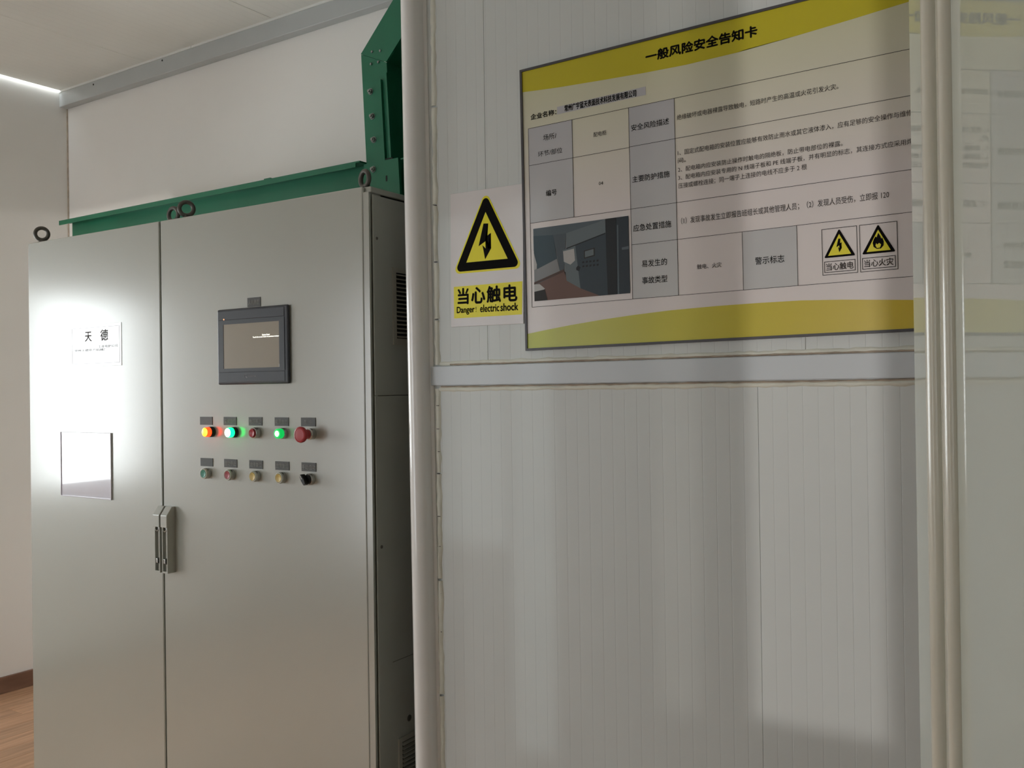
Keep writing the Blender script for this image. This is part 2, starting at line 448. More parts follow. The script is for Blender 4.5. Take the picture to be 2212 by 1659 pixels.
# ------------------------------------------------------------------ partition of sandwich panels
XP0, XP1 = -1.400, XR
wf = struct(empty('wall_front', (XP0, D1, 0), None, None))
cuts = [XP0, -1.1955, -0.4835, 0.2, 0.9, XP1]
for a, b in zip(cuts, cuts[1:]):
    o = box('upper_panel', a + 0.0003, b - 0.0003, 0, 0.05, 1.53, ZC, M['panel'], wf, bev=0.0005, seg=1); o.location = (-XP0, 0, 0)
cuts = [XP0, -0.574, 0.2, 0.9, XP1]
for a, b in zip(cuts, cuts[1:]):
    o = box('lower_panel', a + 0.0001, b - 0.0001, 0, 0.05, 0.0, 1.53, M['panel'], wf, bev=0.0005, seg=1); o.location = (-XP0, 0, 0)
rail = struct(box('trim_2', -1.3570, XP1, D1 - 0.007, D1, 1.5073, 1.5528, M['rail'], bev=0.0015, seg=1))


def bead_strip(name, p0, p1, wdt, hgt, m, parent, n=60, seed=1, along='x', base=0.0):
    """an uneven hand-run line of sealant lying on the partition face"""
    rnd = random.Random(seed); bm = bmesh.new(); rows = []
    for i in range(n + 1):
        t = i / n
        x = p0[0] + (p1[0] - p0[0]) * t; z = p0[1] + (p1[1] - p0[1]) * t
        wv = wdt * (0.72 + 0.5 * rnd.random()); hv = hgt * (0.7 + 0.6 * rnd.random()); off = wdt * 0.18 * (rnd.random() - 0.5)
        prof = [(-0.5, 0), (-0.32, 0.7), (0, 1), (0.32, 0.7), (0.5, 0)]
        row = []
        for s, h in prof:
            if along == 'x': row.append(bm.verts.new((x, D1 - base - hv * h, z + off + s * wv)))
            else: row.append(bm.verts.new((x + off + s * wv, D1 - base - hv * h, z)))
        rows.append(row)
    for a, b in zip(rows, rows[1:]):
        for j in range(4): bm.faces.new((a[j], a[j + 1], b[j + 1], b[j]))
    return link(name, bm, m, parent, smooth=True)


se = struct(empty('trim_3', (0, 0, 0), None, None))
segs = [(0.0, .32), (.325, .78), (.785, 1.05), (1.055, 1.30), (1.303, 1.50), (1.556, 1.66), (1.664, 1.795), (1.80, 1.93), (1.933, 2.16), (2.165, 2.5), (2.505, 3.1)]
for i, (a, b) in enumerate(segs):
    bead_strip('sealant', (-1.3405, a), (-1.3405, b), 0.0150, 0.0055, M['caulk'], se, n=max(6, int((b - a) * 60)), seed=i, along='z')
for z in (1.30, 1.352, 1.405, 1.46, 1.20, 1.13, 1.02, 0.93, 1.797, 1.6625, 1.93):
    box('crack', -1.3425, -1.3355, D1 - 0.0052, D1 - 0.002, z, z + 0.0012, M['ink2'], se)
bead_strip('sealant', (-1.335, 1.5585), (0.3, 1.5575), 0.011, 0.004, M['caulk'], se, n=120, seed=31)
bead_strip('dirty_sealant', (-1.30, 1.5555), (0.3, 1.5545), 0.0045, 0.0045, M['dirt'], se, n=160, seed=33, base=0.002)
bead_strip('sealant', (-1.335, 1.4985), (0.3, 1.4995), 0.010, 0.0035, M['caulk'], se, n=120, seed=35)
bead_strip('dirty_sealant', (-1.33, 1.5045), (0.3, 1.5048), 0.004, 0.004, M['dirt'], se, n=140, seed=37)

# rounded end profile at the free edge of the partition
bm = bmesh.new()
pr = [(-0.030, 0.052), (-0.030, -0.012), (-0.0285, -0.0145), (-0.0255, -0.0150), (-0.0245, -0.019)]
for i in range(13):
    a = math.pi - math.pi * i / 12
    pr.append((0.0005 + 0.0245 * math.cos(a), -0.020 - 0.024 * math.sin(a)))
pr += [(0.025, -0.006), (0.033, -0.004), (0.033, 0.0), (-0.0255, 0.0), (-0.0255, 0.052)]
vprism(bm, pr, 0.0, ZC - 1.5 + 0.0)
bmesh.ops.translate(bm, verts=bm.verts, vec=(0, 0, 0))
for v in bm.verts: v.co.z = -1.5 if v.co.z < 0.01 else ZC - 1.5
bmesh.ops.triangulate(bm, faces=[f for f in bm.faces if len(f.verts) > 4])
po = struct(link('trim_4', bm, M['post'], None, smooth=True, loc=(-1.3835, D1, 1.5), rot=(0, -0.0085, 0)))

# ------------------------------------------------------------------ glossy wall standing close on the right
th_m = math.radians(19.6)
nn = Vector((math.cos(th_m), math.sin(th_m), 0)); dp = Vector((nn.y, -nn.x, 0))
M0 = Vector((-0.1692, 0.9642, 0))
ang_m = math.atan2(dp.y, dp.x)           # local x = along the wall towards the viewer, local y = into the wall (left-handed side fixed below)
wr = struct(empty('wall_right', M0, None, None, rot=(0, 0, ang_m)))
# in this local frame +y = rotate(dp, 90deg) = nn : away from the viewer
box('panel', 0.0, 0.122, 0.0, 0.05, 0, ZC, M['gloss'], wr)
box('panel', 0.125, 1.25, 0.0, 0.05, 0, ZC, M['gloss'], wr)
box('joint_strip', 0.1215, 0.1255, 0.004, 0.045, 0, ZC, M['dirt'], wr)


def half_round(name, tcen, r, parent, m, z1):
    bm = bmesh.new(); pts = []
    for i in range(17):
        a = math.pi * i / 16
        pts.append((tcen - r * math.cos(a), -r * math.sin(a) * 1.0))
    pts += [(tcen + r, 0.001), (tcen - r, 0.001)]
    vprism(bm, pts, 0, z1)
    bmesh.ops.triangulate(bm, faces=[f for f in bm.faces if len(f.verts) > 4])
    return link(name, bm, m, parent, smooth=True)


half_round('bead', 0.1105, 0.0100, wr, M['bead'], ZC)
half_round('bead', 0.1710, 0.0083, wr, M['bead'], ZC)
box('bead_base', 0.128, 0.163, -0.0012, 0.001, 0, ZC, M['bead'], wr)

# ------------------------------------------------------------------ electrical cabinets
TH = 0.02197
CX, CY = -1.531, 1.68
HC = 2.0


def crot(x, y): return (CX + x * math.cos(TH) - y * math.sin(TH), CY + x * math.sin(TH) + y * math.cos(TH))


def cabinet(x1, wdt, label, door_gap_r, side_detail):
    """x1: right edge in the row's frame; local frame of the cabinet: x 0 (right edge) .. -wdt, y depth, z up"""
    px, py = crot(x1, 0)
    c = empty('electrical_cabinet', (px, py, 0), label, 'cabinet', rot=(0, 0, TH))
    D = 0.60
    # carcass: back, sides, top, plinth
    bm = bmesh.new()
    bx(bm, -wdt, 0, 0.0065, D, 1.985, HC, 0.002, 1)           # top
    bx(bm, -wdt, 0, 0.05, D, 0.0, 0.10, 0.002, 1)             # plinth
    bx(bm, -wdt, -wdt + 0.018, 0.014, D, 0.10, 1.985)         # left side
    bx(bm, -wdt, 0, D - 0.016, D, 0.10, 1.985)                # back
    bx(bm, -0.018, 0.0, -0.002, 0.004, 0.10, 1.985)           # right front upright
    bx(bm, -0.020, -0.006, 0.004, 0.05, 0.10, 1.985)
    bx(bm, -0.020, -0.001, D - 0.05, D - 0.016, 0.10, 1.985)
    bx(bm, -wdt + 0.018, -0.02, 0.05, D - 0.016, 0.10, 0.115)
    link('body', bm, M['cab'], c, smooth=False)
    box('seal', -wdt + 0.01, -0.019, 0.0065, 0.014, 0.11, 1.985, M['dark'], c)
    # side panel
    bm = bmesh.new()
    bx(bm, -0.003, 0.001, 0.012, D - 0.004, 0.10, 1.484, 0.001, 1)
    bx(bm, -0.003, 0.001, 0.012, D - 0.004, 1.4855, 1.980, 0.001, 1)
    link('side_panel', bm, M['cab'], c, smooth=False)
    box('side_backing', -0.012, -0.004, 0.03, D - 0.02, 0.1, 1.98, M['dark'], c)
    # door
    g = 0.003
    d = box('door', -wdt + g, -g * 0 - door_gap_r, -0.004, 0.006, 0.105, HC - 0.001, M['cab'], c, bev=0.0022, seg=2)
    return c, d


def eyebolt(parent, x, y, ang):
    b = empty('lifting_eye', (x, y, HC), None, None, rot=(0, 0, ang), parent=parent)
    bm = bmesh.new(); R, r = 0.0195, 0.0062
    n1, n2 = 32, 12; rings = []
    for i in range(n1):
        a = 2 * math.pi * i / n1
        rings.append([bm.verts.new(((R + r * math.cos(t)) * math.cos(a), r * math.sin(t), 0.033 + (R + r * math.cos(t)) * math.sin(a))) for t in [2 * math.pi * j / n2 for j in range(n2)]])
    for i in range(n1):
        A, B = rings[i], rings[(i + 1) % n1]
        for j in range(n2): bm.faces.new((A[j], A[(j + 1) % n2], B[(j + 1) % n2], B[j]))
    link('ring', bm, M['iron'], b, smooth=True)
    bm = bmesh.new(); lathe(bm, [(0, 0), (0.015, 0), (0.015, 0.004), (0.008, 0.008), (0.0075, 0.014), (0, 0.014)], 20, 'z')
    link('collar', bm, M['iron'], b, smooth=True)


cr_, dr_ = cabinet(0.0, 0.797, 'grey steel cabinet with touch screen and two rows of push buttons', 0.0188, True)
cl_, dl_ = cabinet(-0.801, 0.682, 'grey steel cabinet bearing a name plate and a plastic document pocket', 0.0015, False)
eyebolt(cr_, -0.057, 0.05, -0.30)
eyebolt(cr_, -0.727, 0.035, 0.92)
eyebolt(cl_, -0.030, 0.07, 0.10)
eyebolt(cl_, -0.655, 0.03, 1.06)

# side vents on the right flank
def vent(y0, y1, z0, z1, n, ang=0.0):
    v = empty('vent_grille', (0.001, y0, z0), None, None, parent=cr_)
    dy, dz = y1 - y0, z1 - z0
    bm = bmesh.new(); f = 0.012; t = 0.004
    bx(bm, 0, t, 0, f, 0, dz); bx(bm, 0, t, dy - f, dy, 0, dz); bx(bm, 0, t, f, dy - f, 0, f * 1.4); bx(bm, 0, t, f, dy - f, dz - f, dz)
    link('vent_frame', bm, M['vent'], v)
    box('filter', 0.0, 0.0006, f, dy - f, f, dz - f, M['dark'], v)
    h = (dz - 2.4 * f) / n
    bm = bmesh.new()
    pts = [(0.0, 0.0), (0.0075, -h * 0.30), (0.0075, -h * 0.18), (0.0, h * 0.22)]
    a = [bm.verts.new((px, f, pz)) for px, pz in pts]; b = [bm.verts.new((px, dy - f, pz)) for px, pz in pts]
    bm.faces.new(a); bm.faces.new(b[::-1])
    for i in range(4): bm.faces.new((a[i], b[i], b[(i + 1) % 4], a[(i + 1) % 4]))
    o = link('slat', bm, M['louvre'], v); o.location = (0, 0, f * 1.4 + h * 0.5)
    for i in range(1, n):
        c = o.copy(); COL.objects.link(c); c.parent = v; c.location = (0, 0, f * 1.4 + h * (i + 0.5))


vent(0.082, 0.262, 1.612, 1.808, 16)
vent(0.082, 0.262, 0.42, 0.62, 16)
for y, z, r in ((0.026, 1.874, 0.0042), (0.029, 1.111, 0.0045), (0.128, 0.658, 0.0085)):
    bm = bmesh.new()
    lathe(bm, [(0, 0), (r, 0), (r * 0.8, 0.0012), (0, 0.0016)], 16, 'z')
    link('plug', bm, M['iron'], cr_, smooth=True, loc=(0.001, y, z), rot=(0, math.pi / 2, 0))

box('scratch', 0.0009, 0.0013, 0.065, 0.175, 0.8165, 0.8175, M['dark'], cr_)

# ---- door furniture on the right cabinet (local x = -u)
FR = -0.004                                                # door face


def button(u, z, kind):
    e = empty({'lampred': 'indicator_lamp', 'lampgreen': 'indicator_lamp', 'lampgreen2': 'illuminated_button', 'stop': 'emergency_stop_button', 'select': 'selector_switch'}.get(kind, 'push_button'),
              (-u, FR, z), None, None, parent=cr_)
    bm = bmesh.new()
    if kind.startswith('lamp'):
        lens, core = {'lampred': ('redlens', 'redcore'), 'lampgreen': ('greenlens', 'greencore'), 'lampgreen2': ('greenlens2', 'greencore')}[kind]
        lathe(bm, [(0.0145, 0), (0.0145, 0.010), (0.0135, 0.012), (0.012, 0.012)], 32)
        link('collar', bm, M['black'] if kind != 'lampgreen2' else M['chrome'], e, smooth=True)
        bm = bmesh.new()
        R = 0.0132
        lathe(bm, [(R, 0.010), (R, 0.021), (R * 0.95, 0.0245), (R * 0.86, 0.0258)], 32)
        link('lens', bm, M[lens], e, smooth=True)
        bm = bmesh.new(); cr = 0.9 if kind != 'lampgreen2' else 0.58
        if kind == 'lampgreen2':
            lathe(bm, [(R * 0.87, 0.0258), (R * cr, 0.0262)], 32); link('lens', bm, M[lens], e, smooth=True); bm = bmesh.new()
        lathe(bm, [(R * cr, 0.0256), (R * cr * 0.6, 0.0272), (0, 0.0278)], 24)
        link('glowing_face', bm, M[core], e, smooth=True)
    elif kind == 'stop':
        lathe(bm, [(0.0145, 0), (0.0145, 0.014), (0.012, 0.016), (0.012, 0.018)], 32); link('collar', bm, M['chrome'], e, smooth=True)
        bm = bmesh.new()
        lathe(bm, [(0.0115, 0.016), (0.0125, 0.028), (0.0150, 0.034), (0.0200, 0.038), (0.0205, 0.043), (0.0192, 0.0462), (0.016, 0.0475), (0.0155, 0.0468), (0.008, 0.0478), (0, 0.048)], 40)
        link('mushroom_head', bm, M['redmush'], e, smooth=True)
    elif kind == 'select':
        lathe(bm, [(0.0150, 0), (0.0150, 0.011), (0.0135, 0.013), (0.011, 0.013)], 32); link('collar', bm, M['chrome'], e, smooth=True)
        bm = bmesh.new(); lathe(bm, [(0.0125, 0.011), (0.0122, 0.018), (0, 0.018)], 28); link('hub', bm, M['black'], e, smooth=True)
        bm = bmesh.new()
        # pointer grip: a tapered bar turned about 40 degrees
        for s in ((1, 0),):
            pts = [(-0.0045, -0.0135), (0.0045, -0.0135), (0.0050, 0.0), (0.0035, 0.0155), (-0.0035, 0.0155), (-0.0050, 0.0)]
            prism(bm, pts, -0.017, -0.032)
        bmesh.ops.bevel(bm, geom=list(bm.edges), offset=0.0012, segments=2, affect='EDGES')
        g = link('grip', bm, M['black'], e, smooth=True); g.rotation_euler = (0, -0.55, 0)
        b2 = box('pointer_line', -0.0007, 0.0007, -0.0326, -0.0319, 0.003, 0.014, M['frame'], e); b2.rotation_euler = (0, -0.55, 0)
    else:
        capm, ring = {'red': ('redcap', 'chrome'), 'teal': ('teal', 'ring'), 'dullred': ('dullred', 'ring'), 'yellow': ('yellowcap', 'ring')}[kind]
        lathe(bm, [(0.0148, 0), (0.0148, 0.012), (0.0142, 0.0165), (0.0128, 0.0175), (0.0112, 0.0168), (0.0110, 0.013)], 32)
        link('collar', bm, [M[ring] if kind != 'red' else M['chrome']], e, smooth=True)
        bm = bmesh.new(); lathe(bm, [(0.01485, 0.0), (0.01485, 0.0118)], 32); link('sleeve', bm, M['chrome'], e, smooth=True)
        bm = bmesh.new(); d = 0.0165 if kind != 'red' else 0.021
        lathe(bm, [(0.0110, 0.010), (0.0110, d), (0.0102, d + 0.0012), (0.0085, d + 0.0008), (0.005, d - 0.0006), (0, d - 0.001)], 32)
        link('cap', bm, M[capm], e, smooth=True)
    return e


U = [0.603, 0.505, 0.405, 0.306, 0.210]
lam = [('lampred', 'lit red indicator lamp'), ('lampgreen', 'brightly lit green indicator lamp'), ('red', 'dark red push button in chrome ring'), ('lampgreen2', 'lit green push button'), ('stop', 'red mushroom emergency stop button')]
row2 = [('teal', 'teal green push button'), ('dullred', 'dull red push button'), ('yellow', None), ('yellow', None), ('select', 'black selector switch')]
OFF1 = (-0.023, -0.018, -0.007, -0.008, -0.014); OFF2 = (-0.004, -0.004, -0.003, -0.002, -0.007)
for i, u in enumerate(U):
    e = button(u + OFF1[i], 1.389, lam[i][0]); e['label'] = lam[i][1]
    e = button(u + OFF2[i], 1.273, row2[i][0])
    if row2[i][1]: e['label'] = row2[i][1]


def tag_plate(u, zt, words, ws=0.8, w=0.051, h=0.0225):
    e = box('name_tag', -u - w / 2, -u + w / 2, FR - 0.0016, FR, zt - h, zt, M['tag'], cr_)
    if words:
        text('lettering', words, -u - w / 2 * ws, -u + w / 2 * ws, zt - h * 0.78, zt - h * 0.24, FR - 0.0019, M['tagtext'], e, bold=0.01, res=2)


R1 = [None, '变频运行', '电源停止', '电源启动', '暂  停']
R2 = [None, '自动停止', '启停复位', '故障复位', '手动/自动']
for i, u in enumerate(U):
    tag_plate(u, 1.4306, R1[i], 0.5 if i == 4 else 0.84)
    tag_plate(u, 1.3150, R2[i], 0.92 if i == 4 else 0.84)
tag_plate(0.405, 1.7515, '人机界面', 0.82, w=0.050, h=0.025)

# ---- touch screen
hs = empty('touch_screen', (-0.4065, FR, 1.519), None, None, parent=cr_)
hs['label'] = 'dark touch screen panel with a nearly blank grey display'
W2 = 0.1365; Hh = 0.206
bm = bmesh.new(); bx(bm, -W2, W2, -0.010, 0, 0, Hh, 0.005, 3); link('bezel', bm, M['bezel'], hs)
bm = bmesh.new()
gx0, gx1, gz0, gz1 = -0.1095, 0.1055, 0.0435, 0.1640
bx(bm, -W2 + 0.006, W2 - 0.012, -0.0112, -0.009, gz1 + 0.012, Hh - 0.006, 0.0008, 1)
link('bezel_face', bm, M['bezel'], hs); bm = bmesh.new()
bx(bm, -W2 + 0.006, W2 - 0.012, -0.0108, -0.009, 0.006, gz0 - 0.010, 0.0008, 1)
link('bezel_face', bm, M['bezel'], hs)
bm = bmesh.new()
for a in ((-W2 + 0.012, gx0, gz0 - 0.008, gz1 + 0.010), (gx1, W2 - 0.012, gz0 - 0.008, gz1 + 0.010), (gx0, gx1, gz1, gz1 + 0.010), (gx0, gx1, gz0 - 0.008, gz0)):
    bx(bm, a[0], a[1], -0.0113, -0.009, a[2], a[3])
link('screen_surround', bm, M['bezel2'], hs)
box('display', gx0, gx1, -0.0104, -0.0095, gz0, gz1, M['glass_lcd'], hs)
text('lettering', 'Screen Saver', 0.042, 0.071, 0.1285, 0.1325, -0.0108, M['lcdtext'], hs, bold=0.02)
text('lettering', 'Touch the screen return to previous window', 0.006, 0.1045, 0.1225, 0.1270, -0.0108, M['lcdtext'], hs, bold=0.02)
box('reflection_mark', 0.1040, 0.1055, -0.0108, -0.0104, 0.0445, 0.0520, M['frame'], hs).name = 'painted_edge_reflection'  # small white reflection painted on as a solid mark
text('lettering', 'WEINTEK', -0.014, 0.018, 0.0195, 0.0232, -0.0113, M['inkgrey'], hs, bold=0.01)
bm = bmesh.new()
for a in ((-0.0290, -0.0195, 0.0262, 0.0268), (-0.0290, -0.0284, 0.0175, 0.0268), (-0.0290, -0.024, 0.0175, 0.0181), (-0.0201, -0.0195, 0.022, 0.0268)):
    bx(bm, a[0], a[1], -0.0112, -0.0106, a[2], a[3])
prism(bm, [(-0.0245, 0.0235), (-0.0165, 0.0195), (-0.0205, 0.0160)], -0.0112, -0.0106)
link('logo', bm, M['inkgrey'], hs)
bm = bmesh.new(); lathe(bm, [(0.0020, 0.0112), (0.0016, 0.0122), (0, 0.0125)], 16, 'y', -0.1065, 0.178); link('status_light', bm, M['led'], hs)

# ---- swing handles
def handle(parent, x, flipped=1):
    h = empty('door_handle', (x, FR, 0.983), None, None, parent=parent)
    # stepped head that slopes back towards the door
    bm = bmesh.new()
    w = 0.0135
    prof = [(0.0, 0.131), (-0.030, 0.131), (-0.030, 0.165), (-0.012, 0.189), (0.0, 0.189)]
    a = [bm.verts.new((-w - 0.001, y, z)) for y, z in prof]; b = [bm.verts.new((w, y, z)) for y, z in prof]
    bm.faces.new(a); bm.faces.new(b[::-1])
    for i in range(5): bm.faces.new((a[i], b[i], b[(i + 1) % 5], a[(i + 1) % 5]))
    bmesh.ops.bevel(bm, geom=list(bm.edges), offset=0.001, segments=1, affect='EDGES')
    link('handle_head', bm, M['cab'], h)
    bm = bmesh.new()
    w = 0.012
    bx(bm, -w, w, -0.016, 0, 0, 0.136)
    bx(bm, -w, -w + 0.0028, -0.027, -0.016, 0, 0.136); bx(bm, w - 0.0028, w, -0.027, -0.016, 0, 0.136)
    bx(bm, -w + 0.0028, w - 0.0028, -0.027, -0.016, 0, 0.005)
    bx(bm, -0.0012, 0.0012, -0.022, -0.016, 0.005, 0.118)
    link('handle_bar', bm, M['cab'], h)
    bm = bmesh.new(); lathe(bm, [(0.0088, 0.015), (0.0088, 0.0275), (0.0068, 0.0280), (0.0066, 0.018)], 24, 'y', 0, 0.127); link('lock_ring', bm, M['cab'], h, smooth=True)
    bm = bmesh.new(); lathe(bm, [(0.0066, 0.0225), (0, 0.0225)], 24, 'y', 0, 0.127); link('lock_hole', bm, M['dark'], h)
    box('latch', -0.0015, 0.0060, -0.031, -0.020, 0.028, 0.041, M['chrome'], h, bev=0.001)
    box('latch_slot', 0.0055, 0.0085, -0.0275, -0.0165, 0.026, 0.043, M['dark'], h)


handle(cr_, -0.748 - 0.008)
handle(cr_, -0.790)

# ---- name plate and document pocket on the left cabinet (local x = -(u - 0.801))
def lu(u): return -(u - 0.801)


npl = empty('name_plate', (lu(1.2442), FR, 1.584), None, None, parent=cl_); npl['label'] = 'silver maker plate with two large characters'
W, H_ = 0.2615, 0.1300
box('plate', 0, W, -0.0012, 0, 0, H_, M['plate'], npl, bev=0.0004, seg=1)
bm = bmesh.new(); e_ = 0.009
for a in ((e_, W - e_, H_ - e_ - 0.0008, H_ - e_), (e_, W - e_, e_, e_ + 0.0008), (e_, e_ + 0.0008, e_, H_ - e_), (W - e_ - 0.0008, W - e_, e_, H_ - e_)):
    bx(bm, a[0], a[1], -0.0015, -0.0012, a[2], a[3])
link('border_line', bm, M['inkgrey'], npl)
text('lettering', '天', 0.078, 0.112, 0.078, 0.108, -0.0016, M['ink2'], npl, bold=0.01)
text('lettering', '德', 0.158, 0.196, 0.078, 0.112, -0.0016, M['ink2'], npl, bold=0.01)
text('lettering', '工业电炉公司', 0.146, 0.243, 0.056, 0.065, -0.0016, M['inkgrey'], npl)
text('lettering', '常州天德电力机械厂', 0.022, 0.190, 0.047, 0.055, -0.0016, M['inkgrey'], npl)

pk = empty('document_pocket', (lu(1.3020), FR, 1.1745), None, None, parent=cl_); pk['label'] = 'clear plastic document pocket'
W, H_ = 0.2640, 0.2040
bm = bmesh.new(); bx(bm, 0, W, -0.0022, 0, 0, H_, 0.0008, 1); link('sleeve', bm, M['plastic'], pk)
bm = bmesh.new()
for a in ((0, W, 0, 0.0028), (0, 0.0022, 0, H_), (W - 0.0022, W, 0, H_)): bx(bm, a[0], a[1], -0.0045, -0.002, a[2], a[3])
link('sleeve_rim', bm, M['plastic'], pk)

# ------------------------------------------------------------------ green portal frame behind the cabinets
gf = empty('steel_frame', (-2.15, 2.42, 0), 'green enamelled steel post and beam frame standing behind the cabinets', 'frame')
OX, OY = -2.15, 2.42


def gpoly(bm, pts, y0, y1): return prism(bm, [(x - OX, z) for x, z in pts], y0 - OY, y1 - OY)


# beam: channel with top flange and lip
bm = bmesh.new()
bx(bm, -4.075 - OX, -2.205 - OX, 2.435 - OY, 2.440 - OY, 2.14, 2.301)
bx(bm, -4.100 - OX, -2.215 - OX, 2.385 - OY, 2.440 - OY, 2.298, 2.303)
bx(bm, -4.100 - OX, -2.235 - OX, 2.385 - OY, 2.389 - OY, 2.283, 2.298)
bx(bm, -4.075 - OX, -2.205 - OX, 2.385 - OY, 2.440 - OY, 2.137, 2.141)
link('beam', bm, M['green'], gf)
bm = bmesh.new()
bx(bm, -2.72 - OX, -2.26 - OX, 2.43 - OY, 2.47 - OY, 2.303, 2.318); bx(bm, -2.735 - OX, -2.70 - OX, 2.41 - OY, 2.47 - OY, 2.303, 2.315)
link('splice_angle', bm, M['green'], gf)
# post
bm = bmesh.new()
gpoly(bm, [(-2.208, 0.0), (-2.085, 0.0), (-2.091, 2.25), (-2.116, 2.637), (-2.234, 2.689), (-2.213, 2.25)], 2.420, 2.425)
gpoly(bm, [(-2.208, 0.0), (-2.204, 0.0), (-2.209, 2.25), (-2.230, 2.687), (-2.234, 2.689), (-2.213, 2.25)], 2.425, 2.53)
gpoly(bm, [(-2.089, 0.0), (-2.085, 0.0), (-2.091, 2.25), (-2.116, 2.637), (-2.120, 2.639), (-2.095, 2.25)], 2.425, 2.53)
gpoly(bm, [(-2.103, 2.28), (-2.094, 2.28), (-2.112, 2.600), (-2.119, 2.600)], 2.414, 2.4195)
bx(bm, -2.120 - OX, -2.100 - OX, 2.526 - OY, 2.530 - OY, 0, 2.637)
bmesh.ops.recalc_face_normals(bm, faces=bm.faces)
link('post', bm, M['green'], gf)
# rafter
bm = bmesh.new()
gpoly(bm, [(-2.234, 2.690), (-2.116, 2.638), (-1.690, 3.062), (-1.820, 3.110)], 2.418, 2.423)
gpoly(bm, [(-2.234, 2.690), (-2.230, 2.688), (-1.816, 3.108), (-1.820, 3.112)], 2.4185, 2.53)
gpoly(bm, [(-2.120, 2.641), (-2.116, 2.637), (-1.690, 3.060), (-1.694, 3.064)], 2.423, 2.53)
link('rafter', bm, M['green'], gf)
# deep web plate seen inside the frame
bm = bmesh.new(); bx(bm, -2.10 - OX, -1.30 - OX, 2.56 - OY, 2.565 - OY, 0.0, 3.05); link('web_plate', bm, M['green'], gf)
# splice plate on the post
bm = bmesh.new(); gpoly(bm, [(-2.204, 2.28), (-2.120, 2.28), (-2.136, 2.580), (-2.219, 2.580)], 2.410, 2.4195); link('splice_plate', bm, M['green'], gf)
bm = bmesh.new(); gpoly(bm, [(-2.2, 2.1), (-2.042, 2.1), (-2.052, 2.292), (-2.210, 2.292)], 2.400, 2.4115); link('base_bracket', bm, M['green'], gf)
bm = bmesh.new(); bx(bm, -2.045 - OX, -1.5 - OX, 2.425 - OY, 2.43 - OY, 2.10, 2.285); bx(bm, -2.045 - OX, -1.5 - OX, 2.405 - OY, 2.43 - OY, 2.285, 2.290); link('beam', bm, M['green'], gf)
box('slot', -2.118 - OX, -2.085 - OX, 2.409 - OY, 2.4125 - OY, 2.293, 2.300, M['dark'], gf)


def bolt(x, z, y, r=0.009):
    b = bmesh.new(); lathe(b, [(r * 1.25, 0), (r * 1.25, 0.002), (r, 0.002)], 20, 'y', 0, 0, 0)
    lathe(b, [(r * 0.95, 0.002), (r * 0.95, 0.008), (r * 0.8, 0.009), (0, 0.009)], 6, 'y', 0, 0, 0)
    lathe(b, [(r * 0.5, 0.009), (r * 0.5, 0.014), (0, 0.0145)], 12, 'y', 0, 0, 0)
    link('bolt', b, M['steel'], gf, loc=(x - OX, y - OY, z))


for x, z in ((-2.182, 2.545), (-2.175, 2.457), (-2.170, 2.374)): bolt(x, z, 2.410)
bolt(-2.165, 2.268, 2.400)
for x, z in ((-2.180, 2.687), (-2.142, 2.682), (-2.186, 2.645), (-2.152, 2.645)):
    b = bmesh.new(); lathe(b, [(0.005, 0), (0.004, 0.003), (0, 0.0038)], 12, 'y'); link('rivet', b, M['steel'], gf, loc=(x - OX, 2.418 - OY, z))
for x, z in ((-2.186, 2.215), (-2.105, 2.228)):
    b = bmesh.new(); prism(b, [(-0.003, -0.010), (0.003, -0.010), (0.004, 0), (0.003, 0.010), (-0.003, 0.010), (-0.004, 0)], -0.0006, 0.0); link('slot', b, M['dark'], gf, loc=(x - OX, 2.400 - OY, z))

# ------------------------------------------------------------------ warning sign
sg = empty('warning_sign', (-1.2933, D1, 1.9512), 'white sign with yellow triangle and lightning bolt reading Danger electric shock', 'sign', rot=(0, 0.0, 0))
sg.rotation_euler = (0, 0.010, 0)
mm = 0.001
SY = -0.0040


def P(pts): return [(x * mm, z * mm) for x, z in pts]


bm = bmesh.new(); bx(bm, 0, 0.2005, SY, -0.0004, -0.3085, 0, 0.0006, 1); link('board', bm, M['signwhite'], sg)


def round_tri(a, b, c, r, n=6):
    """triangle with rounded corners"""
    pts = []
    vs = [Vector(p) for p in (a, b, c)]
    for i in range(3):
        p, q, s = vs[i - 1], vs[i], vs[(i + 1) % 3]
        d1 = (p - q).normalized(); d2 = (s - q).normalized(); half = d1.angle(d2) / 2
        L = r / math.tan(half); cen = q + (d1 + d2).normalized() * (r / math.sin(half))
        s0 = q + d1 * L - cen; s1 = q + d2 * L - cen
        a0 = math.atan2(s0.y, s0.x); a1 = math.atan2(s1.y, s1.x)
        d = (a1 - a0 + math.pi) % (2 * math.pi) - math.pi
        for k in range(n + 1):
            t = a0 + d * k / n; pts.append((cen.x + r * math.cos(t), cen.y + r * math.sin(t)))
    return pts


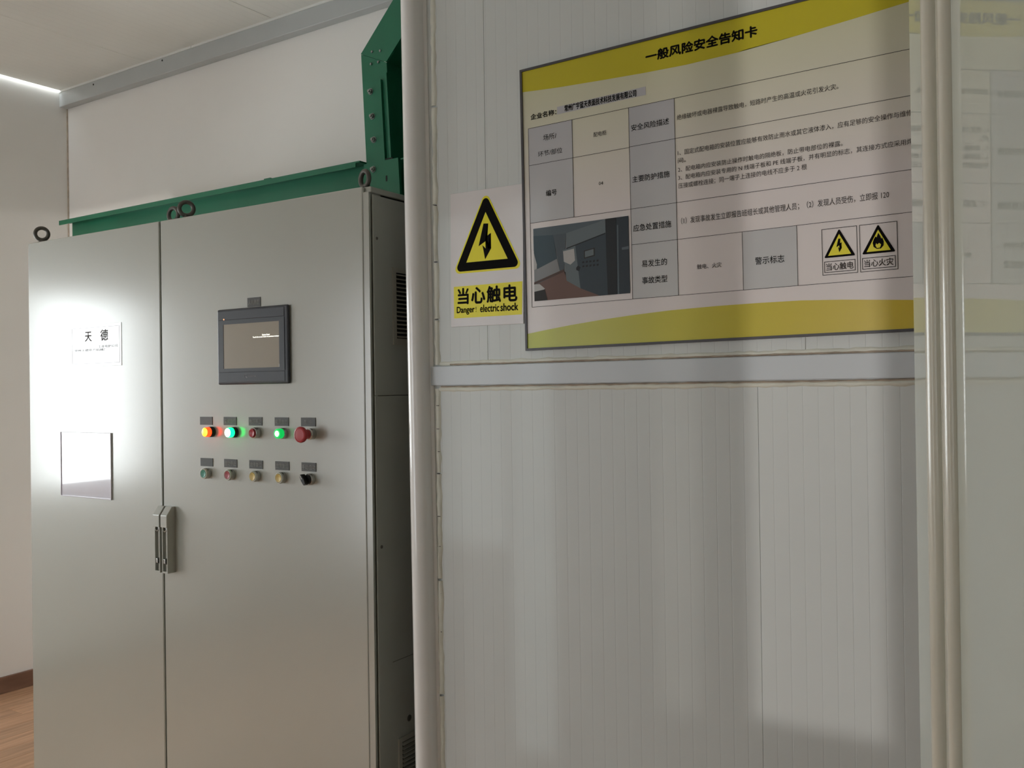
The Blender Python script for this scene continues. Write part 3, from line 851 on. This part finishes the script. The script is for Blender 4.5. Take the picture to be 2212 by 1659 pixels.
flat('triangle_outline', [P(round_tri((100.5, -3), (7, -186.5), (200, -186.5), 11))], SY - 0.0004, M['signyellow'], sg)
flat('triangle_border', [P(round_tri((100.5, -10), (13.5, -182), (193, -182), 9.5))], SY - 0.0008, M['ink'], sg)
flat('triangle_field', [P([(100.5, -52.5), (46, -162.5), (160, -162.5)])], SY - 0.0012, M['signyellow'], sg)
BOLT = [(95, -78), (108, -79), (100, -109), (115, -101), (107, -136), (115.5, -135.5), (99, -159), (92, -127), (100.5, -135), (104.5, -116), (81, -128)]
flat('lightning_bolt', [P(BOLT)], SY - 0.0016, M['ink'], sg)
flat('caption_field', [P([(9, -216), (198, -215), (196.5, -288), (9.5, -289)])], SY - 0.0004, M['signyellow'], sg)
for ch, x0, x1 in (('当', 21, 51), ('心', 60, 97), ('触', 103, 140), ('电', 149, 184)):
    text('lettering', ch, x0 * mm, x1 * mm, -0.257, -0.221, SY - 0.0010, M['ink'], sg, bold=0.028)
text('lettering', 'Danger', 0.018, 0.068, -0.2815, -0.2630, SY - 0.0010, M['ink'], sg, bold=0.045)
text('lettering', '!', 0.0715, 0.073, -0.2770, -0.2650, SY - 0.0010, M['ink'], sg)
text('lettering', 'electric', 0.084, 0.136, -0.2780, -0.2615, SY - 0.0010, M['ink'], sg, bold=0.045)
text('lettering', 'shock', 0.140, 0.187, -0.2780, -0.2615, SY - 0.0010, M['ink'], sg, bold=0.045)

# ------------------------------------------------------------------ risk notice board
ps = empty('notice_board', (-1.0942, D1, 2.1974), 'wide framed risk notice with yellow bands and a printed table', 'poster')
ps.rotation_euler = (0, -math.radians(0.5), 0)
PWd, PHt = 832, 617
PY = -0.0062
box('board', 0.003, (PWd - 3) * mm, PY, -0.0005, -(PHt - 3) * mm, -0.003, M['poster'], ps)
bm = bmesh.new(); f = 5.0
for a in ((0, PWd, -f, 0), (0, PWd, -PHt, -PHt + f), (0, f, -PHt + f, -f), (PWd - f, PWd, -PHt + f, -f)):
    bx(bm, a[0] * mm, a[1] * mm, PY - 0.003, -0.0004, a[2] * mm, a[3] * mm)
link('frame', bm, M['posterframe'], ps)
L1 = PY - 0.0004; L2 = PY - 0.0008; L3 = PY - 0.0012; L4 = PY - 0.0016
top = [(5, -49), (50, -53), (100, -57), (201, -63), (297, -68), (387, -71), (493, -70), (508, -68), (607, -64), (700, -58), (827, -48)]
flat('yellow_band', [P([(5, -5)] + top + [(827, -5)])], L1, M['bandtop'], ps)
low = [(5, -580), (60, -573), (114, -567), (190, -560), (262, -555), (340, -551), (438, -549), (520, -549), (600, -550), (674, -554), (791, -563), (827, -566)]
flat('yellow_band', [P(low + [(827, -612), (5, -612)])], L1, M['bandlow'], ps)
# grey header cells
cells = [(18, 128, -132, -213), (18, 128, -213, -339), (261, 361, -132, -212), (261, 361, -212, -339), (261, 361, -339, -412), (261, 361, -412, -522), (493, 596, -412, -522)]
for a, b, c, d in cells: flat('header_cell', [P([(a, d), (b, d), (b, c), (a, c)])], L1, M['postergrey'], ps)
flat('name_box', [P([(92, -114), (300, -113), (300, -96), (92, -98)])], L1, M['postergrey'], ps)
lw = 0.75
lines = []


def hl(x0, x1, z): lines.append(P([(x0, z - lw / 2), (x1, z - lw / 2), (x1, z + lw / 2), (x0, z + lw / 2)]))


def vl(x, z0, z1): lines.append(P([(x - lw / 2, z0), (x + lw / 2, z0), (x + lw / 2, z1), (x - lw / 2, z1)]))


XE = 815
hl(18, XE, -132); hl(18, 261, -213); hl(261, XE, -212); hl(18, XE, -339); hl(261, XE, -412); hl(18, XE, -522.5)
vl(18, -522.5, -132); vl(128, -339, -132); vl(261, -522.5, -132); vl(361, -522.5, -132); vl(493, -522.5, -412); vl(596, -522.5, -412); vl(XE, -522.5, -132)
flat('table_lines', lines, L2, M['ink2'], ps)


def T(s, x0, x1, z0, z1, m='ink', bold=0.0, y=L2): return text('lettering', s, x0 * mm, x1 * mm, z0 * mm, z1 * mm, y, M[m], ps, bold=bold, res=2)


T('一般风险安全告知卡', 302, 531, -48, -27, bold=0.03)
T('企业名称：', 25, 90, -114, -102, bold=0.02)
T('常州广宇蓝天表面技术科技发展有限公司', 111, 279, -112, -98, bold=0.03)
T('场所/', 56, 89, -165, -152); T('环节/部位', 42, 103, -198, -186)
T('配电柜', 179, 209, -178, -168, 'ink2')
T('编号', 60, 87, -286, -273, bold=0.01); T('04', 189, 199, -280, -273, 'ink2')
T('安全风险描述', 266, 349, -181, -168, bold=0.006); T('主要防护措施', 266, 348, -286, -273, bold=0.006); T('应急处置措施', 266, 349, -386, -372, bold=0.006)
T('易发生的', 283, 338, -460, -446, bold=0.006); T('事故类型', 283, 338, -494, -480, bold=0.006)
T('触电、火灾', 401, 451, -475, -465, 'ink2')
T('绝缘破坏或电器裸露导致触电，短路时产生的高温或火花引发火灾。', 366, 676, -177, -166, 'ink2')
T('1、固定式配电箱的安装位置应能够有效防止雨水或其它液体渗入，应有足够的安全操作与维修空', 366, 808, -247, -236, 'ink2')
T('间。', 366, 383, -262, -252, 'ink2')
T('2、配电箱内应安装防止操作时触电的隔绝板，防止带电部位的裸露。', 366, 681, -280, -269.5, 'ink2')
T('3、配电箱内应安装专用的 N 线端子板和 PE 线端子板，并有明显的标志，其连接方式应采用焊接、', 366, 812, -296, -285.5, 'ink2')
T('压接或螺栓连接；同一端子上连接的电线不应多于 2 根', 366, 617, -313, -301.5, 'ink2')
T('（1）发现事故发生立即报告班组长或其他管理人员；（2）发现人员受伤，立即报 120', 370, 757, -384, -370, 'ink2')
T('警示标志', 517, 572, -477, -463, bold=0.006)

# printed photograph (flat print of a room with a cabinet), drawn in picture coordinates 0..1
A0, A1, B0, B1 = 25.5, 255.5, -352, -510
def Q(pts): return P([(A0 + u * (A1 - A0), B0 + v * (B1 - B0)) for u, v in pts])
pc = {'a': (66, 86, 96), 'b': (92, 106, 114), 'c': (148, 150, 152), 'd': (120, 92, 84), 'e': (88, 66, 58), 'f': (56, 70, 80), 'g': (112, 124, 130), 'h': (198, 196, 194), 'i': (18, 26, 32), 'j': (44, 56, 66), 'k': (34, 30, 28), 'l': (180, 178, 178), 'm': (84, 96, 104)}
for k_, v_ in pc.items(): M['pp' + k_] = mat('print_tone_' + k_, tuple(c_ * 0.92 for c_ in v_), 0.6)
pic = [('c', [[(0, 0), (1, 0), (1, 1), (0, 1)]], 0),
       ('b', [[(0, 0), (0.78, 0), (0.42, 0.12), (0, 0.14)]], 1),
       ('a', [[(0, 0.10), (0.22, 0.12), (0.255, 0.45), (0.04, 0.58), (0, 0.3)]], 2),
       ('c', [[(0.04, 0.56), (0.255, 0.45), (0.285, 0.62), (0.02, 0.74)]], 3),
       ('m', [[(0.22, 0.12), (0.36, 0.12), (0.33, 0.6), (0.285, 0.62)]], 3),
       ('e', [[(0.0, 0.74), (0.33, 0.60), (0.33, 0.63), (0.0, 0.77)]], 4),
       ('d', [[(0.02, 0.77), (0.33, 0.63), (0.36, 0.76), (0.76, 1), (0.14, 1), (0.11, 0.84)]], 3),
       ('h', [[(0, 0.32), (0.035, 0.5), (0.03, 0.56), (0.0, 0.57)], [(0.0, 0.77), (0.06, 0.77), (0.12, 0.84), (0.0, 0.92)]], 4),
       ('k', [[(0, 0.87), (0.115, 0.85), (0.145, 1), (0, 1)]], 5),
       ('g', [[(0.36, 0.12), (0.77, 0.01), (0.77, 0.18), (0.36, 0.32)]], 4),
       ('i', [[(0.36, 0.32), (0.77, 0.18), (0.77, 0.195), (0.36, 0.335)]], 5),
       ('f', [[(0.455, 0.30), (0.77, 0.195), (0.78, 1), (0.70, 1), (0.50, 0.88)]], 4),
       ('g', [[(0.32, 0.345), (0.455, 0.30), (0.50, 0.88), (0.355, 0.76)]], 4),
       ('h', [[(0.325, 0.36), (0.44, 0.34), (0.45, 0.5), (0.40, 0.55), (0.33, 0.5)]], 5),
       ('i', [[(0.77, 0.0), (0.88, 0.0), (0.875, 1), (0.78, 1)]], 5),
       ('j', [[(0.88, 0), (1, 0), (1, 1), (0.875, 1)]], 4),
       ('b', [[(0.885, 0.1), (0.90, 0.1), (0.895, 1), (0.88, 1)], [(0.93, 0.40), (1, 0.39), (1, 0.43), (0.93, 0.43)]], 5),
       ('k', [[(0.545, 0.385), (0.655, 0.36), (0.655, 0.47), (0.545, 0.49)]], 5),
       ('g', [[(0.555, 0.395), (0.645, 0.375), (0.645, 0.455), (0.555, 0.475)]], 6),
       ('i', [[(0.46, 0.60), (0.48, 0.57), (0.505, 0.60), (0.49, 0.65), (0.46, 0.63)]], 5),
       ('i', [[(0.525 + i * 0.037, 0.525 + j * 0.055), (0.545 + i * 0.037, 0.522 + j * 0.055), (0.545 + i * 0.037, 0.545 + j * 0.055), (0.525 + i * 0.037, 0.55 + j * 0.055)] for i in range(5) for j in range(2)], 5)]
pp = empty('printed_picture', (0, 0, 0), None, None, parent=ps)
for key, polys, lay in pic:
    for p in polys: flat('picture_patch', [Q(p)], L1 - 0.00025 * lay, M['pp' + key], pp, t=0.0002)

# two small hazard symbols
def hazard(x0, x1, z0, z1, word, flame):
    e = empty('hazard_symbol', (0, 0, 0), None, None, parent=ps)
    fr = []
    def rect(a, b, c, d, l):
        fr.append(P([(a, c), (b, c), (b, c + l), (a, c + l)])); fr.append(P([(a, d - l), (b, d - l), (b, d), (a, d)]))
        fr.append(P([(a, c + l), (a + l, c + l), (a + l, d - l), (a, d - l)])); fr.append(P([(b - l, c + l), (b, c + l), (b, d - l), (b - l, d - l)]))
    rect(x0, x1, z0, z1, 0.9); rect(x0 + 3.5, x1 - 4, z0 + 4.5, z0 + 24.5, 1.0)
    flat('outline', fr, L2, M['ink2'], e)
    cx = (x0 + x1) / 2
    flat('triangle_border', [P(round_tri((cx, z1 - 2), (x0 + 3.5, z1 - 52.5), (x1 - 3.5, z1 - 52.5), 1.5, 3))], L2, M['ink'], e)
    flat('triangle_field', [P([(cx, z1 - 11.5), (cx - 20, z1 - 49), (cx + 20, z1 - 49)])], L3, M['signyellow'], e)
    if not flame:
        k = 0.32
        flat('lightning_bolt', [P([(cx + (x - 100) * 0.27, z1 - 20 + (z + 78) * 0.30) for x, z in BOLT])], L4, M['ink'], e)
    else:
        b = [(-3, -25), (-8, -21), (-9.5, -14), (-7.5, -8), (-5.5, -10), (-4.5, -3), (-2.5, -5), (0, 3), (3.5, -3), (5, -8), (6.5, -6), (9, -13), (8.5, -20), (4, -25)]
        flat('flame', [P([(cx + x, z1 - 20 + z) for x, z in b])], L4, M['ink'], e)
        flat('flame_core', [P([(cx + x, z1 - 20 + z) for x, z in [(-2.5, -23.5), (-4.8, -19), (-3.5, -15), (-1.8, -17.5), (1.5, -15), (4.6, -18), (2.5, -23.5)]])], L4 - 0.0004, M['signyellow'], e)
    text('lettering', word, (x0 + 7) * mm, (x1 - 7.5) * mm, (z0 + 8) * mm, (z0 + 21) * mm, L2, M['ink2'], e, bold=0.01, res=2)


hazard(640.5, 702, -508, -424.5, '当心触电', False)
hazard(706, 769, -508, -424.5, '当心火灾', True)
